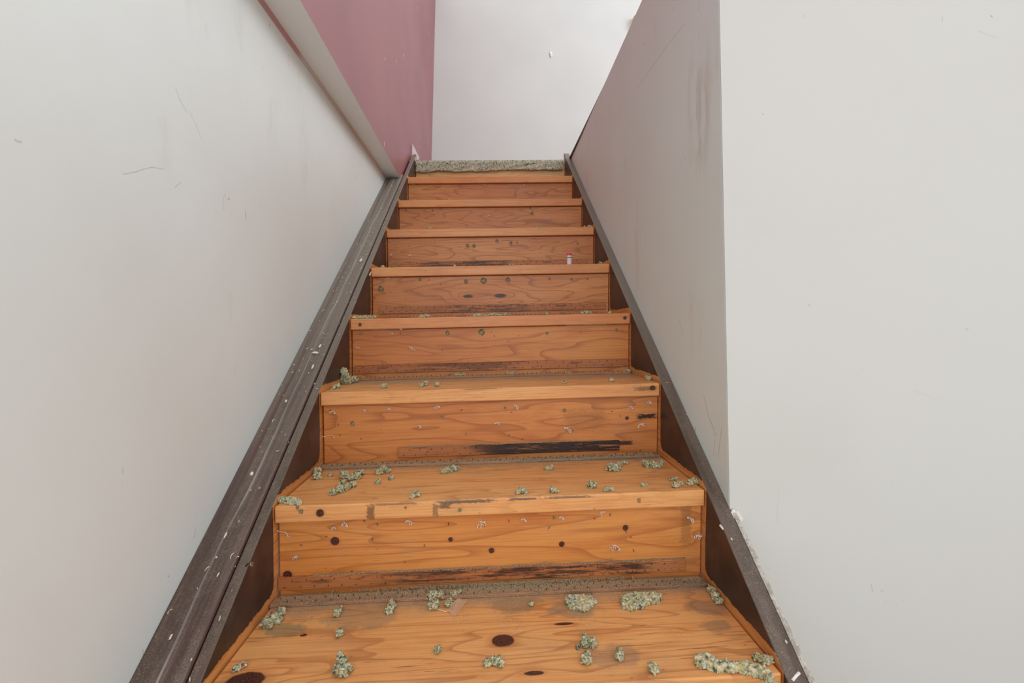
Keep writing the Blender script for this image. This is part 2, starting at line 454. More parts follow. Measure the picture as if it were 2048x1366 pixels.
for p in ob.data.polygons:
    if p.normal.z < -.9: p.material_index = 1
tag(ob, 'mauve painted upper wall on the left with its grey underside', kind='structure')
# little cove bead where the underside meets the lower wall
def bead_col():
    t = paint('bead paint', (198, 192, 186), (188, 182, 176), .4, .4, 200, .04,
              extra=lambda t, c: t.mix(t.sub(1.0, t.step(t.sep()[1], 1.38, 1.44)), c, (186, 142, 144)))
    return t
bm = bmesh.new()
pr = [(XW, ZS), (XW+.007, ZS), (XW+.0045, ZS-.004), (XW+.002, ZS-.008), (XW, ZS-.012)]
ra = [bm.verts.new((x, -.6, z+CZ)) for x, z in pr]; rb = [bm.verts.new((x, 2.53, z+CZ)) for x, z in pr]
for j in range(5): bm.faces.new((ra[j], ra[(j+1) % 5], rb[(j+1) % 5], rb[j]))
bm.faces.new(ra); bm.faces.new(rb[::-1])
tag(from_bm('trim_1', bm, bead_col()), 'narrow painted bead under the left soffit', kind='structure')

quadwall('wall_back', [(-2.6, YB, .9), (9, YB, .9), (9, YB, 5.4), (-2.6, YB, 5.4)], (0, .12, 0), m_wall_b,
         'plain off-white wall beyond the top of the stairs')
# right partition between stairwell and upper floor
c_b = on_x(1458, 1043, .482); c_t = on_y(1437, 0, .965)
c_b = Vector((.482, .932, c_b[2])); c_t = Vector(c_t)
def along(z): s = (z-c_b.z)/(c_t.z-c_b.z); return c_b+(c_t-c_b)*s
p0 = along(-1.306); p1 = along(.972)
quadwall('wall_right_partition', [ab(p0), (.482, 2.95, 0), (.482, 2.95, .968+CZ), ab(p1)], (.1, 0, 0), m_part,
         'taupe stairwell partition on the right with scuffs and a rusty stain')
# the wall that faces the viewer, to the right of the stairs
q0 = along(-1.306); q1 = along(.972)
quadwall('wall_right', [ab(q0)-Vector((0, .004, 0)), (2.6, q0.y-.004, 0), (2.6, q1.y-.004, q1.z+CZ), ab(q1)-Vector((0, .004, 0))], (.1, .10, 0), m_wall_r,
         'broad light grey wall facing the viewer right of the stairs')
m_dark = flat('dark edge trim', (60, 44, 36), .5)
quadwall('trim_2', [(.472, 1.05, .968+CZ), (.472, 2.92, .968+CZ), (.472, 2.92, .980+CZ), (.472, 1.05, .980+CZ)], (.14, 0, 0), m_dark,
         'thin dark wooden edge along the top of the right partition')
quadwall('wall_back_lower', [(-.53, 2.95, 0), (.48, 2.95, 0), (.48, 2.95, .90+CZ), (-.53, 2.95, .90+CZ)], (0, .06, 0), m_dark)
m_floor = flat('upper floor boards', (150, 128, 104), .6)
quadwall('floor_upper', [(.492, 1.03, .972+CZ), (.492, YB, .972+CZ), (.492, YB, .9725+CZ), (.492, 1.03, .9725+CZ)], (2.6, 0, 0), m_floor)
quadwall('floor_landing', [(-.47, ny(8)+.03, .905+CZ), (-.47, YB, .905+CZ), (-.47, YB, .955+CZ), (-.47, ny(8)+.03, .955+CZ)], (.95, 0, 0), m_floor)
quadwall('floor', [(-1.2, -3.4, -.02), (3.4, -3.4, -.02), (3.4, .95, -.02), (-1.2, .95, -.02)], (0, 0, .02), flat('lower floor', (150, 132, 112), .6))

# ------------------------------------------------------------------ the staircase
stair = empty('staircase', (0, ny(-3), 0), 'steep bare wooden staircase stripped of its carpet, between dark stringers', 'staircase')
XC = (XL+XR)/2
P1 = dict(light=(214, 146, 78), mid=(198, 124, 58), dark=(160, 88, 42))
P2 = dict(light=(204, 132, 68), mid=(186, 110, 54), dark=(146, 78, 38))
P3 = dict(light=(204, 136, 76), mid=(188, 116, 62), dark=(140, 78, 42))
SCORCH = (34, 20, 18)
GREY = (112, 98, 88)
def K(x, v, r, q=.7): return (x-XC, v, r, r*q)
rk = {1: dict(knots=[K(-.318, -.047, .009, 1), K(-.4145, -.1136, .0095, 1), K(.0026, -.081, .006, 1), K(-.082, -.054, .005, 1), K(.150, -.074, .006, 1), K(.285, -.045, .006, 1.1)],
              bars=[(.415-XC, -.04, .012, .05, (130, 84, 48), .45)]),
      2: dict(knots=[K(.365, -.058, .005, 1)], bars=[(.418-XC, -.054, .026, .007, SCORCH, .95), (.36-XC, -.125, .02, .006, SCORCH, .9), (.25-XC, -.06, .06, .03, (136, 84, 44), .4)]),
      4: dict(knots=[K(-.08, -.075, .018, .35), K(.04, -.075, .022, .35)])}
nk = {1: dict(knots=[K(-.34, -.016, .008, 1)], bars=[(-.24-XC, -.019, .008, .016, (92, 58, 40), .75), (-.11-XC, -.02, .006, .014, (116, 84, 58), .7),
                                                      (-.06, -.004, .06, .004, (76, 66, 54), .8), (.06, -.003, .03, .003, (76, 66, 54), .8), (.15, -.003, .05, .003, (76, 66, 54), .7), (-.20, -.003, .05, .0025, (76, 66, 54), .6), (-.10, -.012, .012, .006, (84, 74, 60), .8), (.30, -.016, .004, .006, (70, 50, 34), .6)]),
      2: dict(knots=[K(.428, -.012, .008, .8)], bars=[(.41-XC, -.013, .03, .006, (84, 44, 26), .6), (-.03, -.001, .05, .002, (60, 48, 40), .7)]),
      3: dict(knots=[K(-.40, -.018, .005, 1.2), K(.43, -.015, .006, 1)]),
      0: dict(knots=[(.0225-XC, .111, .020, .0165), (-.38-XC, .048, .03, .02), (.06, .03, .016, .005), (-.34, .154, .006, .004), (.125, .148, .018, .004)],
              stain=[(.415-XC, .175, .045, GREY, .5), (.40-XC, .12, .03, (104, 92, 80), .45), (.16-XC, .19, .05, (126, 110, 88), .55), (.05-XC, .215, .05, (126, 110, 88), .5),
                     (-.24-XC, .20, .07, (126, 110, 88), .45), (-.37-XC, .17, .035, (118, 112, 84), .6), (.20-XC, .06, .05, (124, 104, 92), .4)])}
boards = {}
for k in range(-3, 9):
    pal = P1 if k <= 1 else (P2 if k <= 3 else P3)
    y, z = ny(k), nz(k)
    rd = rk.get(k, {})
    if k < 8:
        mr = wood('riser wood %d' % k, k*2+31, freq=10 if k < 4 else 15, squash=6, spots=.75, streaks=.3, **pal, **rd)
    else:
        mr = wood('riser wood top', 77, (236, 196, 142), (228, 182, 126), (196, 142, 88), 12, 6)
    r = board('riser', XL+.0012, XR+.0006, y+OV, y+OV+.018, z-RISE, z-TH-.0014, mr, stair, .0006, 1)
    boards['r', k] = r
    if k < 8:
        nd = dict(nk.get(k, {}))
        dust = (.16, .262, .95, .05) if k in (0, 1) else (.03, .24, .9, .22)
        mt = wood('tread wood %d' % k, k*3+11, freq=9, squash=7, spots=.4, streaks=.8 if k == 0 else .5, nosing=True, haze=.30, white=True, dust=dust, fine=.8 if k else 1.0, rough=.4,
                  light=(222, 161, 100) if k < 3 else (214, 148, 92), mid=(216, 150, 90) if k < 3 else (202, 130, 76), dark=(166, 100, 54), **nd)
        boards['t', k] = board('tread', XL, XR, y, y+RUN+OV+.017, z-TH, z, mt, stair, .003, 3)
# stringers
def stringer(xi, xo, seed):
    ya, yb = ny(-3)-.02, ny(8)+.055
    bm = bmesh.new(); y0, z0 = Y1, Z1+SH*xi
    P = []
    for x in (xi, xo):
        for y, dz in ((ya, -.26), (yb, -.26), (yb, .003), (ya, .003)):
            P.append((x-xi, y-y0, (y-y0)*M+dz))
    v = [bm.verts.new(p) for p in P]
    for f in ((0, 1, 2, 3), (7, 6, 5, 4), (3, 2, 6, 7), (1, 0, 4, 5), (0, 3, 7, 4), (2, 1, 5, 6)):
        bm.faces.new([v[i] for i in f])
    bmesh.ops.recalc_face_normals(bm, faces=bm.faces)
    top = [e for e in bm.edges if all(abs(q.co.z-(q.co.y*M+.003)) < 1e-5 for q in e.verts)]
    bmesh.ops.bevel(bm, geom=top, offset=.0025, segments=3, profile=.5, affect='EDGES')
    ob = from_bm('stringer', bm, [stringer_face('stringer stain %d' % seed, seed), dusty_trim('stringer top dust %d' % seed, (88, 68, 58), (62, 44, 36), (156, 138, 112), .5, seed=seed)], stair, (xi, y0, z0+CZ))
    for p in ob.data.polygons:
        if p.normal.z > .3: p.material_index = 1
    return ob
stringer(SXL, SXL-.021, 1)
stringer(SXR, SXR+.032, 5)

# tack strips with their rows of pins
m_pin = flat('rusty pin', (116, 98, 86), .4, .5, .7)
pm = bpy.data.meshes.new('nail'); bm = bmesh.new()
bmesh.ops.create_cone(bm, segments=6, radius1=.0015, radius2=.0004, depth=.0075, cap_ends=True)
bmesh.ops.translate(bm, verts=bm.verts, vec=(0, 0, .0022)); bm.to_mesh(pm); bm.free(); pm.materials.append(m_pin)
rnd = random.Random(4)
far = []                         # matrices of the pins beyond the hundred nearest
near_count = 0
def strip(k, kind, x0, x1, burn, seed, dust=None, tones=None, drop=0):
    global near_count
    tones = tones or dict(light=(184, 116, 66), mid=(166, 98, 52), dark=(104, 56, 32))
    bars = [((q-.5)*(x1-x0), 0 if not rnd.random() < .5 else -.01, .02, .004, (60, 34, 26), .5) for q in (.1, .35, .6, .8)]
    m = wood('tack strip wood %s%d' % (kind, k), seed, freq=40, squash=12, spots=.9, burn=burn, dust=dust, bars=bars, rough=.5, **tones)
    y, z = ny(k), nz(k)
    if kind == 'r':
        s = board('tack_strip', x0, x1, y+OV-.007, y+OV, z-TH-.1435-drop, z-TH-.117-drop, m, stair, .0012, 1)
    else:
        s = board('tack_strip', x0, x1, y+.242, y+.268, z, z+.0068, m, stair, .0012, 1)
    n = int((x1-x0-.03)/.0285)
    for row in (0, 1):
        for i in range(n):
            x = x0+.016+(i+.5*row)*.0285+rnd.uniform(-.002, .002)
            if x > x1-.006: continue
            tilt = rnd.uniform(-.25, .25)
            if kind == 'r':
                loc = Vector((x, y+OV-.007, z-TH-(.1235 if row else .137)-drop+SH*x+CZ)); R_ = Matrix.Rotation(math.pi/2-.5+tilt, 4, 'X')
            else:
                loc = Vector((x, y+(.249 if row else .261), z+.0068+SH*x+CZ)); R_ = Matrix.Rotation(.5+tilt, 4, 'X')
            mw = Matrix.Translation(loc) @ R_
            if k in (0, 1) and near_count < 100:
                o = bpy.data.objects.new('nail', pm); C.objects.link(o)
                o.parent = s; o.matrix_parent_inverse = Matrix.Identity(4)
                o.matrix_local = Matrix.Translation(-s.location) @ mw
                near_count += 1
            else: far.append(mw)
    return s
strip(1, 'r', XL-.001, .414, (-.20, .36, SCORCH, .85, .05), 61)
strip(0, 't', XL-.001, XR-.002, (.30, .5, (40, 28, 24), .8), 62, dust=(-.02, -.01, .85, .35))
strip(2, 'r', -.238, .345, (-.10, .37, (24, 14, 14), .95, .17), 63)
strip(1, 't', XL+.001, XR-.006, (.08, .5, (26, 16, 14), .95), 64, dust=(-.02, -.01, .95, .5))
strip(3, 'r', -.421, .443, (-.25, .1, (70, 40, 28), .6), 65, drop=-.006)
strip(2, 't', -.424, .44, None, 66, dust=(-.02, -.01, .6, .2))
strip(4, 'r', -.405, .437, (-.2, .15, (60, 34, 26), .7), 67, drop=-.008)
strip(3, 't', -.39, .44, (-.1, .2, (60, 34, 26), .6), 68)
strip(5, 'r', -.425, .42, (-.3, .1, (50, 28, 22), .8), 69, drop=-.016)
strip(4, 't', -.40, .43, None, 70)
vs = np.array([v.co for v in pm.vertices]); fs = [tuple(p.vertices) for p in pm.polygons]
V = []; Fc = []
for mw in far:
    b = len(V); V += [tuple((mw @ Vector(c))-Vector((0, Y1, 0))) for c in vs]; Fc += [tuple(i+b for i in f) for f in fs]
me = bpy.data.meshes.new('nails'); me.from_pydata(V, [], Fc); me.update()
tag(link_mesh('nails', me, m_pin, stair, (0, Y1, 0)), kind='stuff')

# staples with torn carpet yarn, and green tufts, left in the risers
m_yarn = flat('yarn', (232, 214, 200), .9, .1)
m_stap = flat('staple metal', (92, 72, 58), .4, .5, .6)
m_tuft = foam('tuft foam', 5, 420, .15, [(0, (122, 124, 84)), (.4, (142, 132, 94)), (.7, (116, 100, 70)), (.9, (166, 150, 110))])
def tube(bm, pts, r, seg=5):
    rings = []
    for i, p in enumerate(pts):
        d = (pts[min(i+1, len(pts)-1)]-pts[max(i-1, 0)]).normalized()
        a = d.orthogonal().normalized(); b = d.cross(a)
        rings.append([bm.verts.new(p+(a*math.cos(q*2*math.pi/seg)+b*math.sin(q*2*math.pi/seg))*r) for q in range(seg)])
    for p, q in zip(rings, rings[1:]):
        for j in range(seg): bm.faces.new((p[j], p[(j+1) % seg], q[(j+1) % seg], q[j]))
    bm.faces.new(rings[0][::-1]); bm.faces.new(rings[-1])
def staple(px, py, k, kind, size, rs, plane='r'):
    """kind: w yarn loop, s bare staple, g green tuft, l long yarn strand"""
    p = on_y(px, py, ny(k)+(OV if plane == 'r' else 0))
    r_ = random.Random(rs); bm = bmesh.new(); s = size
    if kind == 'g':
        s *= .78; bmesh.ops.create_icosphere(bm, subdivisions=4, radius=s)
        for v in bm.verts:
            d = noise.fractal(v.co*(2.2/s)+Vector((rs, 0, 0)), .6, 2, 3)
            v.co *= 1+.6*d; v.co.y = v.co.y*.4-.05*s; v.co.z *= 1.1
        m = m_tuft; nm = 'underlay_tuft'
    else:
        ang = r_.uniform(-.7, .7) if kind in 'wl' else 1.57+r_.uniform(-.6, .5)
        ca, sa = math.cos(ang), math.sin(ang)
        def Q(u, v, d): return Vector((u*ca-v*sa, -d, u*sa+v*ca))
        hw = .0028
        tube(bm, [Q(-hw, 0, -.001), Q(-hw, 0, .0012), Q(hw, 0, .0012), Q(hw, 0, -.001)], .0007, 5)
        if kind in 'wl':
            for j in range(3 if kind == 'w' else 1):
                L = s*r_.uniform(.7, 1.2); a0 = r_.uniform(-1, 1)+(2.2 if j % 2 else -.8)
                pts = []
                for i in range(9):
                    q = i/8; rr = L*math.sin(q*math.pi*.9)
                    a1 = a0+q*r_.uniform(.8, 1.4)
                    pts.append(Q(rr*math.cos(a1), -abs(rr*math.sin(a1))*1.1, .0015+.003*math.sin(q*math.pi)))
                tube(bm, pts, .0007 if s < .009 else .0009, 5)
            if kind == 'l':
                tube(bm, [Q(-i/8*s*3.2, .001*math.sin(i)-.12*s*i/8, .002) for i in range(9)], .0006, 5)
        m = m_yarn if kind in 'wl' else m_stap; nm = 'staple'
    ob = from_bm(nm, bm, m, stair, ab(p), True)
    if kind in 'wl': ob['label'] = 'staple holding a wisp of pale carpet yarn'
    if kind == 'g': ob['label'] = 'green tuft of torn underlay'
ST = [
 (575, 1066, 1, 'l', .008), (690, 1044, 1, 'w', .009), (667, 1054, 1, 'w', .006), (591, 1112, 1, 'w', .006), (820, 1041, 1, 'w', .010), (849, 1091, 1, 's', .01),
 (897, 1047, 1, 's', .01), (961, 1042, 1, 'w', .012), (1047, 1037, 1, 'w', .008), (1108, 1036, 1, 'g', .004), (1123, 1033, 1, 'w', .006), (1098, 1055, 1, 's', .01),
 (1202, 1023, 1, 'w', .008), (1220, 1029, 1, 's', .01), (1228, 1090, 1, 'w', .013), (1381, 1035, 1, 'w', .009), (1392, 1070, 1, 'w', .010), (1267, 1101, 1, 's', .01),
 (1126, 1091, 1, 's', .01), (1018, 1042, 1, 's', .01), (755, 1049, 1, 's', .01), (745, 1078, 1, 's', .01), (982, 1098, 1, 's', .01), (1252, 1063, 1, 's', .01),
 (664, 822, 2, 'w', .010), (780, 817, 2, 'w', .008), (875, 812, 2, 'w', .009), (891, 803, 2, 's', .01), (1034, 811, 2, 'w', .009), (1299, 802, 2, 'w', .009), (1260, 813, 2, 'w', .008),
 (662, 871, 2, 'l', .010), (994, 845, 2, 'w', .008), (1135, 855, 2, 'w', .012), (1280, 848, 2, 'w', .013), (705, 847, 2, 'g', .006), (884, 834, 2, 'g', .004), (729, 819, 2, 'w', .005),
 (1129, 821, 2, 'g', .005), (1241, 832, 2, 's', .01), (841, 852, 2, 'w', .005), (1010, 816, 2, 'g', .004), (1018, 870, 2, 's', .01), (932, 868, 2, 's', .01), (677, 849, 2, 's', .01),
 (783, 666, 3, 'w', .008), (825, 696, 3, 'w', .009), (801, 667, 3, 's', .01), (721, 669, 3, 'g', .004), (895, 666, 3, 'g', .007), (963, 664, 3, 'g', .010), (989, 672, 3, 's', .01),
 (1037, 671, 3, 's', .01), (1094, 667, 3, 'g', .005), (1161, 664, 3, 's', .01), (1233, 660, 3, 'g', .005), (1244, 662, 3, 's', .01), (752, 672, 3, 's', .01), (716, 695, 3, 'w', .006),
 (773, 556, 4, 'w', .009), (762, 577, 4, 'g', .011), (840, 559, 4, 'g', .006), (881, 569, 4, 's', .01), (932, 563, 4, 'g', .008), (967, 561, 4, 'g', .011), (1016, 559, 4, 'g', .008),
 (1099, 558, 4, 'g', .005), (1143, 559, 4, 'g', .005), (1175, 558, 4, 'g', .004), (1207, 553, 4, 'l', .008), (858, 560, 4, 's', .01), (1136, 582, 4, 's', .01),
 (782, 508, 5, 'w', .009), (820, 508, 5, 'w', .010), (935, 491, 5, 'g', .007), (948, 492, 5, 'g', .008), (994, 482, 5, 'g', .007), (1022, 486, 5, 'g', .007), (1034, 485, 5, 'g', .004),
 (1174, 476, 5, 'w', .008), (1155, 487, 5, 'g', .005), (793, 493, 5, 's', .01), (818, 492, 5, 's', .01), (870, 499, 5, 's', .01), (1070, 477, 5, 's', .01),
 (823, 413, 6, 'w', .012), (812, 420, 6, 'g', .005), (977, 430, 6, 'w', .012), (1064, 427, 6, 'g', .008), (1100, 438, 6, 'l', .010), (1129, 441, 6, 'w', .006), (807, 449, 6, 'w', .008),
 (865, 421, 6, 'g', .005), (877, 426, 6, 's', .01), (1060, 416, 6, 'g', .005),
 (828, 369, 7, 'w', .010), (968, 369, 7, 'w', .010), (1051, 370, 7, 'w', .011), (1021, 376, 7, 's', .01)]
for i, (px, py, k, kd, s) in enumerate(ST): staple(px, py, k, kd, s, i+3)
for i, (px, py, k, s) in enumerate(((595, 1016, 1, .004), (602, 1023, 1, .005), (811, 1015, 1, .003), (920, 1020, 1, .004))): staple(px, py, k, 'g', s, 200+i, 'n')

# ------------------------------------------------------------------ trim beside the left stringer, plaster edge on the right
def sweep(name, prof, ya, yb, mats, label, jit=None):
    bm = bmesh.new(); n = 220 if jit else 1; rr = random.Random(3); rings = []
    for i in range(n+1):
        y = ya+(yb-ya)*i/n
        row = []
        for j, (x, h) in enumerate(prof):
            dx = dz = 0
            if jit and j in jit: q = y*60+j*9; dx = .0022*noise.noise(Vector((q, 1, 2)))+rr.uniform(-.0004, .0004); dz = .003*noise.noise(Vector((q*.7, 5, 2)))+rr.uniform(-.0006, .0006)
            row.append(bm.verts.new((x+dx, y-Y1, (y-Y1)*M+h+dz+SH*x)))
        rings.append(row)
    m = len(prof)
    for a, b in zip(rings, rings[1:]):
        for j in range(m): bm.faces.new((a[j], a[(j+1) % m], b[(j+1) % m], b[j]))
    bm.faces.new(rings[0]); bm.faces.new(rings[-1][::-1])
    return tag(from_bm(name, bm, mats, None, (0, Y1, Z1+CZ)), label, kind='structure')
prof = [(-.4545, -.05), (-.4545, .004), (-.456, .0065), (-.461, .0085), (-.470, .0100), (-.480, .0100), (-.486, .0088), (-.4875, .0102), (-.493, .0122), (-.503, .0128), (-.512, .0112), (-.517, .0088), (-.5205, .0090), (-.526, .0086), (-.5355, .0080), (-.5355, -.05)]
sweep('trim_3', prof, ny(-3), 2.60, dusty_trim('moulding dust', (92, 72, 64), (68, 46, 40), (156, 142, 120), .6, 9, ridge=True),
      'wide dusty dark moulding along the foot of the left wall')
m_pl = NT('ragged plaster', .8, .2)
n1 = m_pl.noise(m_pl.co, 60, 4, .65); n2 = m_pl.noise(m_pl.co, 500, 2, .6)
cc = m_pl.mix(m_pl.step(n1, .42, .62), (190, 184, 174), (160, 152, 140)); cc = m_pl.mix(m_pl.mul(m_pl.step(n2, .5, .62), .5), cc, (120, 110, 98))
m_pl.color(cc); m_pl.bump(m_pl.add(n1, n2), .5, .002)
sweep('trim_4', [(.4827, -.30), (.4827, .001), (.4865, .0025), (.4915, .001), (.4935, -.006), (.4935, -.30)], ny(-3), .930, m_pl.m,
      'ragged cut plaster edge outside the right stringer', jit=(2, 3, 4))
# plaster lump where partition corner meets the stringer
bm = bmesh.new(); bmesh.ops.create_icosphere(bm, subdivisions=4, radius=.014)
for v in bm.verts:
    v.co *= 1+.5*noise.fractal(v.co*70, .6, 2, 3); v.co.x *= 1.1; v.co.y *= .8; v.co.z *= 1.0
tag(from_bm('trim_5', bm, flat('white plaster', (222, 216, 208), .85, .2, 0, 400), None, ab((.489, .925, -.386)), True),
    'crumbly white plaster lump at the foot of the wall corner', kind='structure')

# ------------------------------------------------------------------ the underlay at the top and torn crumbs of it
m_pad = foam('underlay pad', 2, 190, .0, [(0, (152, 156, 142)), (.2, (188, 184, 166)), (.36, (164, 166, 150)), (.5, (200, 194, 174)), (.62, (122, 122, 108)), (.74, (92, 94, 90)), (.80, (176, 170, 146)), (.92, (66, 68, 76)), (.955, (202, 160, 116)), (.97, (160, 166, 144))])
def pad():
    xa, xb = -.427, .438; nx = 150
    bm = bmesh.new(); rr = random.Random(8)
    cols = []
    for i in range(nx+1):
        x = xa+(xb-xa)*i/nx
        wv = noise.fractal(Vector((x*6, 3, 0)), .8, 2, 4)*.008 - .005*math.sin((x+.43)*7)
        zb = .897+wv; zt = .962
        path = [(3.30, zt), (3.05, zt), (2.88, zt), (2.862, zt-.001), (2.852, zt-.006), (2.848, zt-.016)]
        for q in range(1, 11): path.append((2.848+.002*math.sin(x*40+q), zt-.016-(zt-.016-zb)*q/10))
        out = []; inn = []
        for j, (y, z) in enumerate(path):
            b = .0018*noise.noise(Vector((x*120, z*160, y*50)))
            out.append(bm.verts.new((x, y-b-2.9, z+b-SH*0+SH*x+CZ)))
        path2 = [(3.30, zt-.010), (3.05, zt-.010), (2.88, zt-.010), (2.872, zt-.011), (2.866, zt-.014), (2.862, zt-.02)]
        for q in range(1, 11): path2.append((2.860, zt-.02-(zt-.02-zb)*q/10))
        for y, z in path2: inn.append(bm.verts.new((x, y-2.9, z+SH*x+CZ)))
        cols.append(out+inn[::-1])
    n = len(cols[0])
    for a, b in zip(cols, cols[1:]):
        for j in range(n): bm.faces.new((a[j], a[(j+1) % n], b[(j+1) % n], b[j]))
    bm.faces.new(cols[0]); bm.faces.new(cols[-1][::-1])
    return from_bm('carpet_underlay', bm, m_pad, None, (0, 2.9, 0), True)
tag(pad(), 'speckled grey green carpet underlay folded over the top landing edge', 'underlay')

MF = [foam('crumb foam %d' % i, i*3+1, (240, 270, 210, 250)[i], (0, .13, .31, .47)[i]) for i in range(4)]
def crumb(label, k, lobes, flatten=False, mat=0, name='underlay_crumb', group='torn crumbs of carpet underlay', sub=3):
    z0 = nz(k) if k is not None else None
    seed = int(lobes[0][0]*7+lobes[0][1]*13) % 997
    r_ = random.Random(seed)
    V = []; Fc = []
    tmpl = {}
    def ico(s):
        if s not in tmpl:
            b = bmesh.new(); bmesh.ops.create_icosphere(b, subdivisions=s, radius=1); b.verts.ensure_lookup_table()
            tmpl[s] = ([v.co.copy() for v in b.verts], [tuple(q.index for q in f.verts) for f in b.faces]); b.free()
        return tmpl[s]
    org = None
    prevY = None
    for lobe in lobes:
        px, py, rp = lobe[:3]
        if z0+.0 < -.1:
            d = on_z(px, py, z0); r = rp*d.y/FPX
            c = on_z(px, py, z0+.55*r)
            if len(lobe) > 3: r = rp*prevY/FPX; c = on_y(px, py, prevY)
        else:                    # on treads above or at eye level only the tops show over the nosing
            Y = ny(k)+.012; q = on_y(px, py, Y); r = rp*Y/FPX
            c = Vector((q[0], Y+r, z0+SH*q[0]+.45*r))
        zt = z0+SH*c.x+.0004
        # keep clear of the riser behind and of the stringers
        c.y = min(c.y, ny(k+1)+OV-r*1.0) if not flatten else c.y
        prevY = c.y
        c.x = max(SXL+r*.8, min(SXR-r*.8, c.x))
        if org is None: org = Vector((c.x, c.y, zt))
        blobs = [(c, r*.74, sub if r > .004 else 2)]
        nb = 14 if r > .006 else 6
        for i in range(nb):
            a = r_.uniform(0, 6.283); e = r_.uniform(-.5, 1.1)
            u = Vector((math.cos(a)*math.cos(e), math.sin(a)*math.cos(e), math.sin(e)))
            blobs.append((c+u*r*r_.uniform(.5, .95), r*r_.uniform(.16, .40), 2))
        for bc, br, s in blobs:
            vs_, fs_ = ico(s); b0 = len(V); off = Vector((seed*.37, bc.x*300, bc.y*100))
            for co in vs_:
                wv = noise.fractal(co*1.9+off, .55, 2.1, 4)
                p = co*br*(1+.9*wv)+bc
                if flatten: p.z = zt+min((p.z-zt)*.9, r*.62+.12*r*wv)
                p.z = max(p.z, zt)
                V.append(tuple(p-org))
            Fc += [tuple(i+b0 for i in f) for f in fs_]
    me = bpy.data.meshes.new(name); me.from_pydata(V, [], Fc); me.update()
    for p in me.polygons: p.use_smooth = True
    o = link_mesh(name, me, MF[(seed+mat) % 4], None, ab(org))
    return tag(o, label, 'underlay crumb', group)
def slab(label, k, poly, th, mat=0, rough=.0016, group='torn crumbs of carpet underlay', lift=None):
    z0 = nz(k)
    if z0 < -.1: P = [on_z(px, py, z0+th) for px, py in poly]
    else:
        P = [on_y(px, py, ny(k)+.012) for px, py in poly]
    P2 = [(p[0], p[1]) for p in P]
    cx = sum(p[0] for p in P2)/len(P2); cy = sum(p[1] for p in P2)/len(P2)
    org = Vector((cx, cy, z0+SH*cx+.0004)); st = .0011
    xs = [p[0] for p in P2]; ys = [p[1] for p in P2]
    def sd(x, y):                # signed distance, positive inside
        ins = False; best = 9
        for i in range(len(P2)):
            (ax, ay), (bx, by) = P2[i], P2[(i+1) % len(P2)]
            if (ay > y) != (by > y) and x < (bx-ax)*(y-ay)/(by-ay)+ax: ins = not ins
            l2 = (bx-ax)**2+(by-ay)**2 or 1e-12
            q = max(0, min(1, ((x-ax)*(bx-ax)+(y-ay)*(by-ay))/l2))
            best = min(best, math.hypot(x-ax-q*(bx-ax), y-ay-q*(by-ay)))
        return best if ins else -best
    bm = bmesh.new(); G = {}
    nx_ = int((max(xs)-min(xs)+.008)/st); ny_ = int((max(ys)-min(ys)+.008)/st)
    for i in range(nx_):
        for j in range(ny_):
            x = min(xs)-.004+i*st; y = min(ys)-.004+j*st
            nz_ = noise.fractal(Vector((x*170, y*170, k+cx*9)), .7, 2, 4)
            d = sd(x, y)+rough*1.6*nz_
            if d < 0: continue
            h = th*min(1, (d/.0035)**.45+.25)+rough*noise.fractal(Vector((x*240, y*240, 7+cx)), .6, 2, 4)
            jx = rough*.5*noise.noise(Vector((x*500, y*500, 3)))
            G[i, j] = (bm.verts.new((x-cx+jx, y-cy, max(.0008, h)+SH*(x-cx))), bm.verts.new((x-cx, y-cy, SH*(x-cx))))
    for (i, j), (t_, b_) in list(G.items()):
        q = [(i, j), (i+1, j), (i+1, j+1), (i, j+1)]
        if all(c in G for c in q):
            bm.faces.new([G[c][0] for c in q]); bm.faces.new([G[c][1] for c in q][::-1])
    for e in [e for e in bm.edges if len(e.link_faces) == 1]:
        pass
    top = {G[c][0]: G[c][1] for c in G}
    for e in [e for e in bm.edges if len(e.link_faces) == 1 and e.verts[0] in top]:
        a_, b_ = e.verts
        try: bm.faces.new((a_, b_, top[b_], top[a_]))
        except ValueError: pass
    bmesh.ops.delete(bm, geom=[v for v in bm.verts if not v.link_faces], context='VERTS')
    low = set(top.values()); tops = set(top)
    side = [e for e in bm.edges if (e.verts[0] in low) != (e.verts[1] in low)]
    bmesh.ops.smooth_vert(bm, verts=[v for v in tops if v.is_valid], factor=.5, use_axis_x=True, use_axis_y=True, use_axis_z=True)
    bmesh.ops.subdivide_edges(bm, edges=side, cuts=4)
    for v in bm.verts:
        if v in low: continue
        q = v.co*230+Vector((k, 3, 7))
        v.co += Vector((noise.noise(q), noise.noise(q+Vector((9, 0, 0))), noise.noise(q+Vector((0, 9, 0)))))*rough*1.2
    ob = from_bm('underlay_crumb', bm, MF[(len(poly)+mat) % 4], None, ab(org), True)
    return tag(ob, label, 'underlay crumb', group)
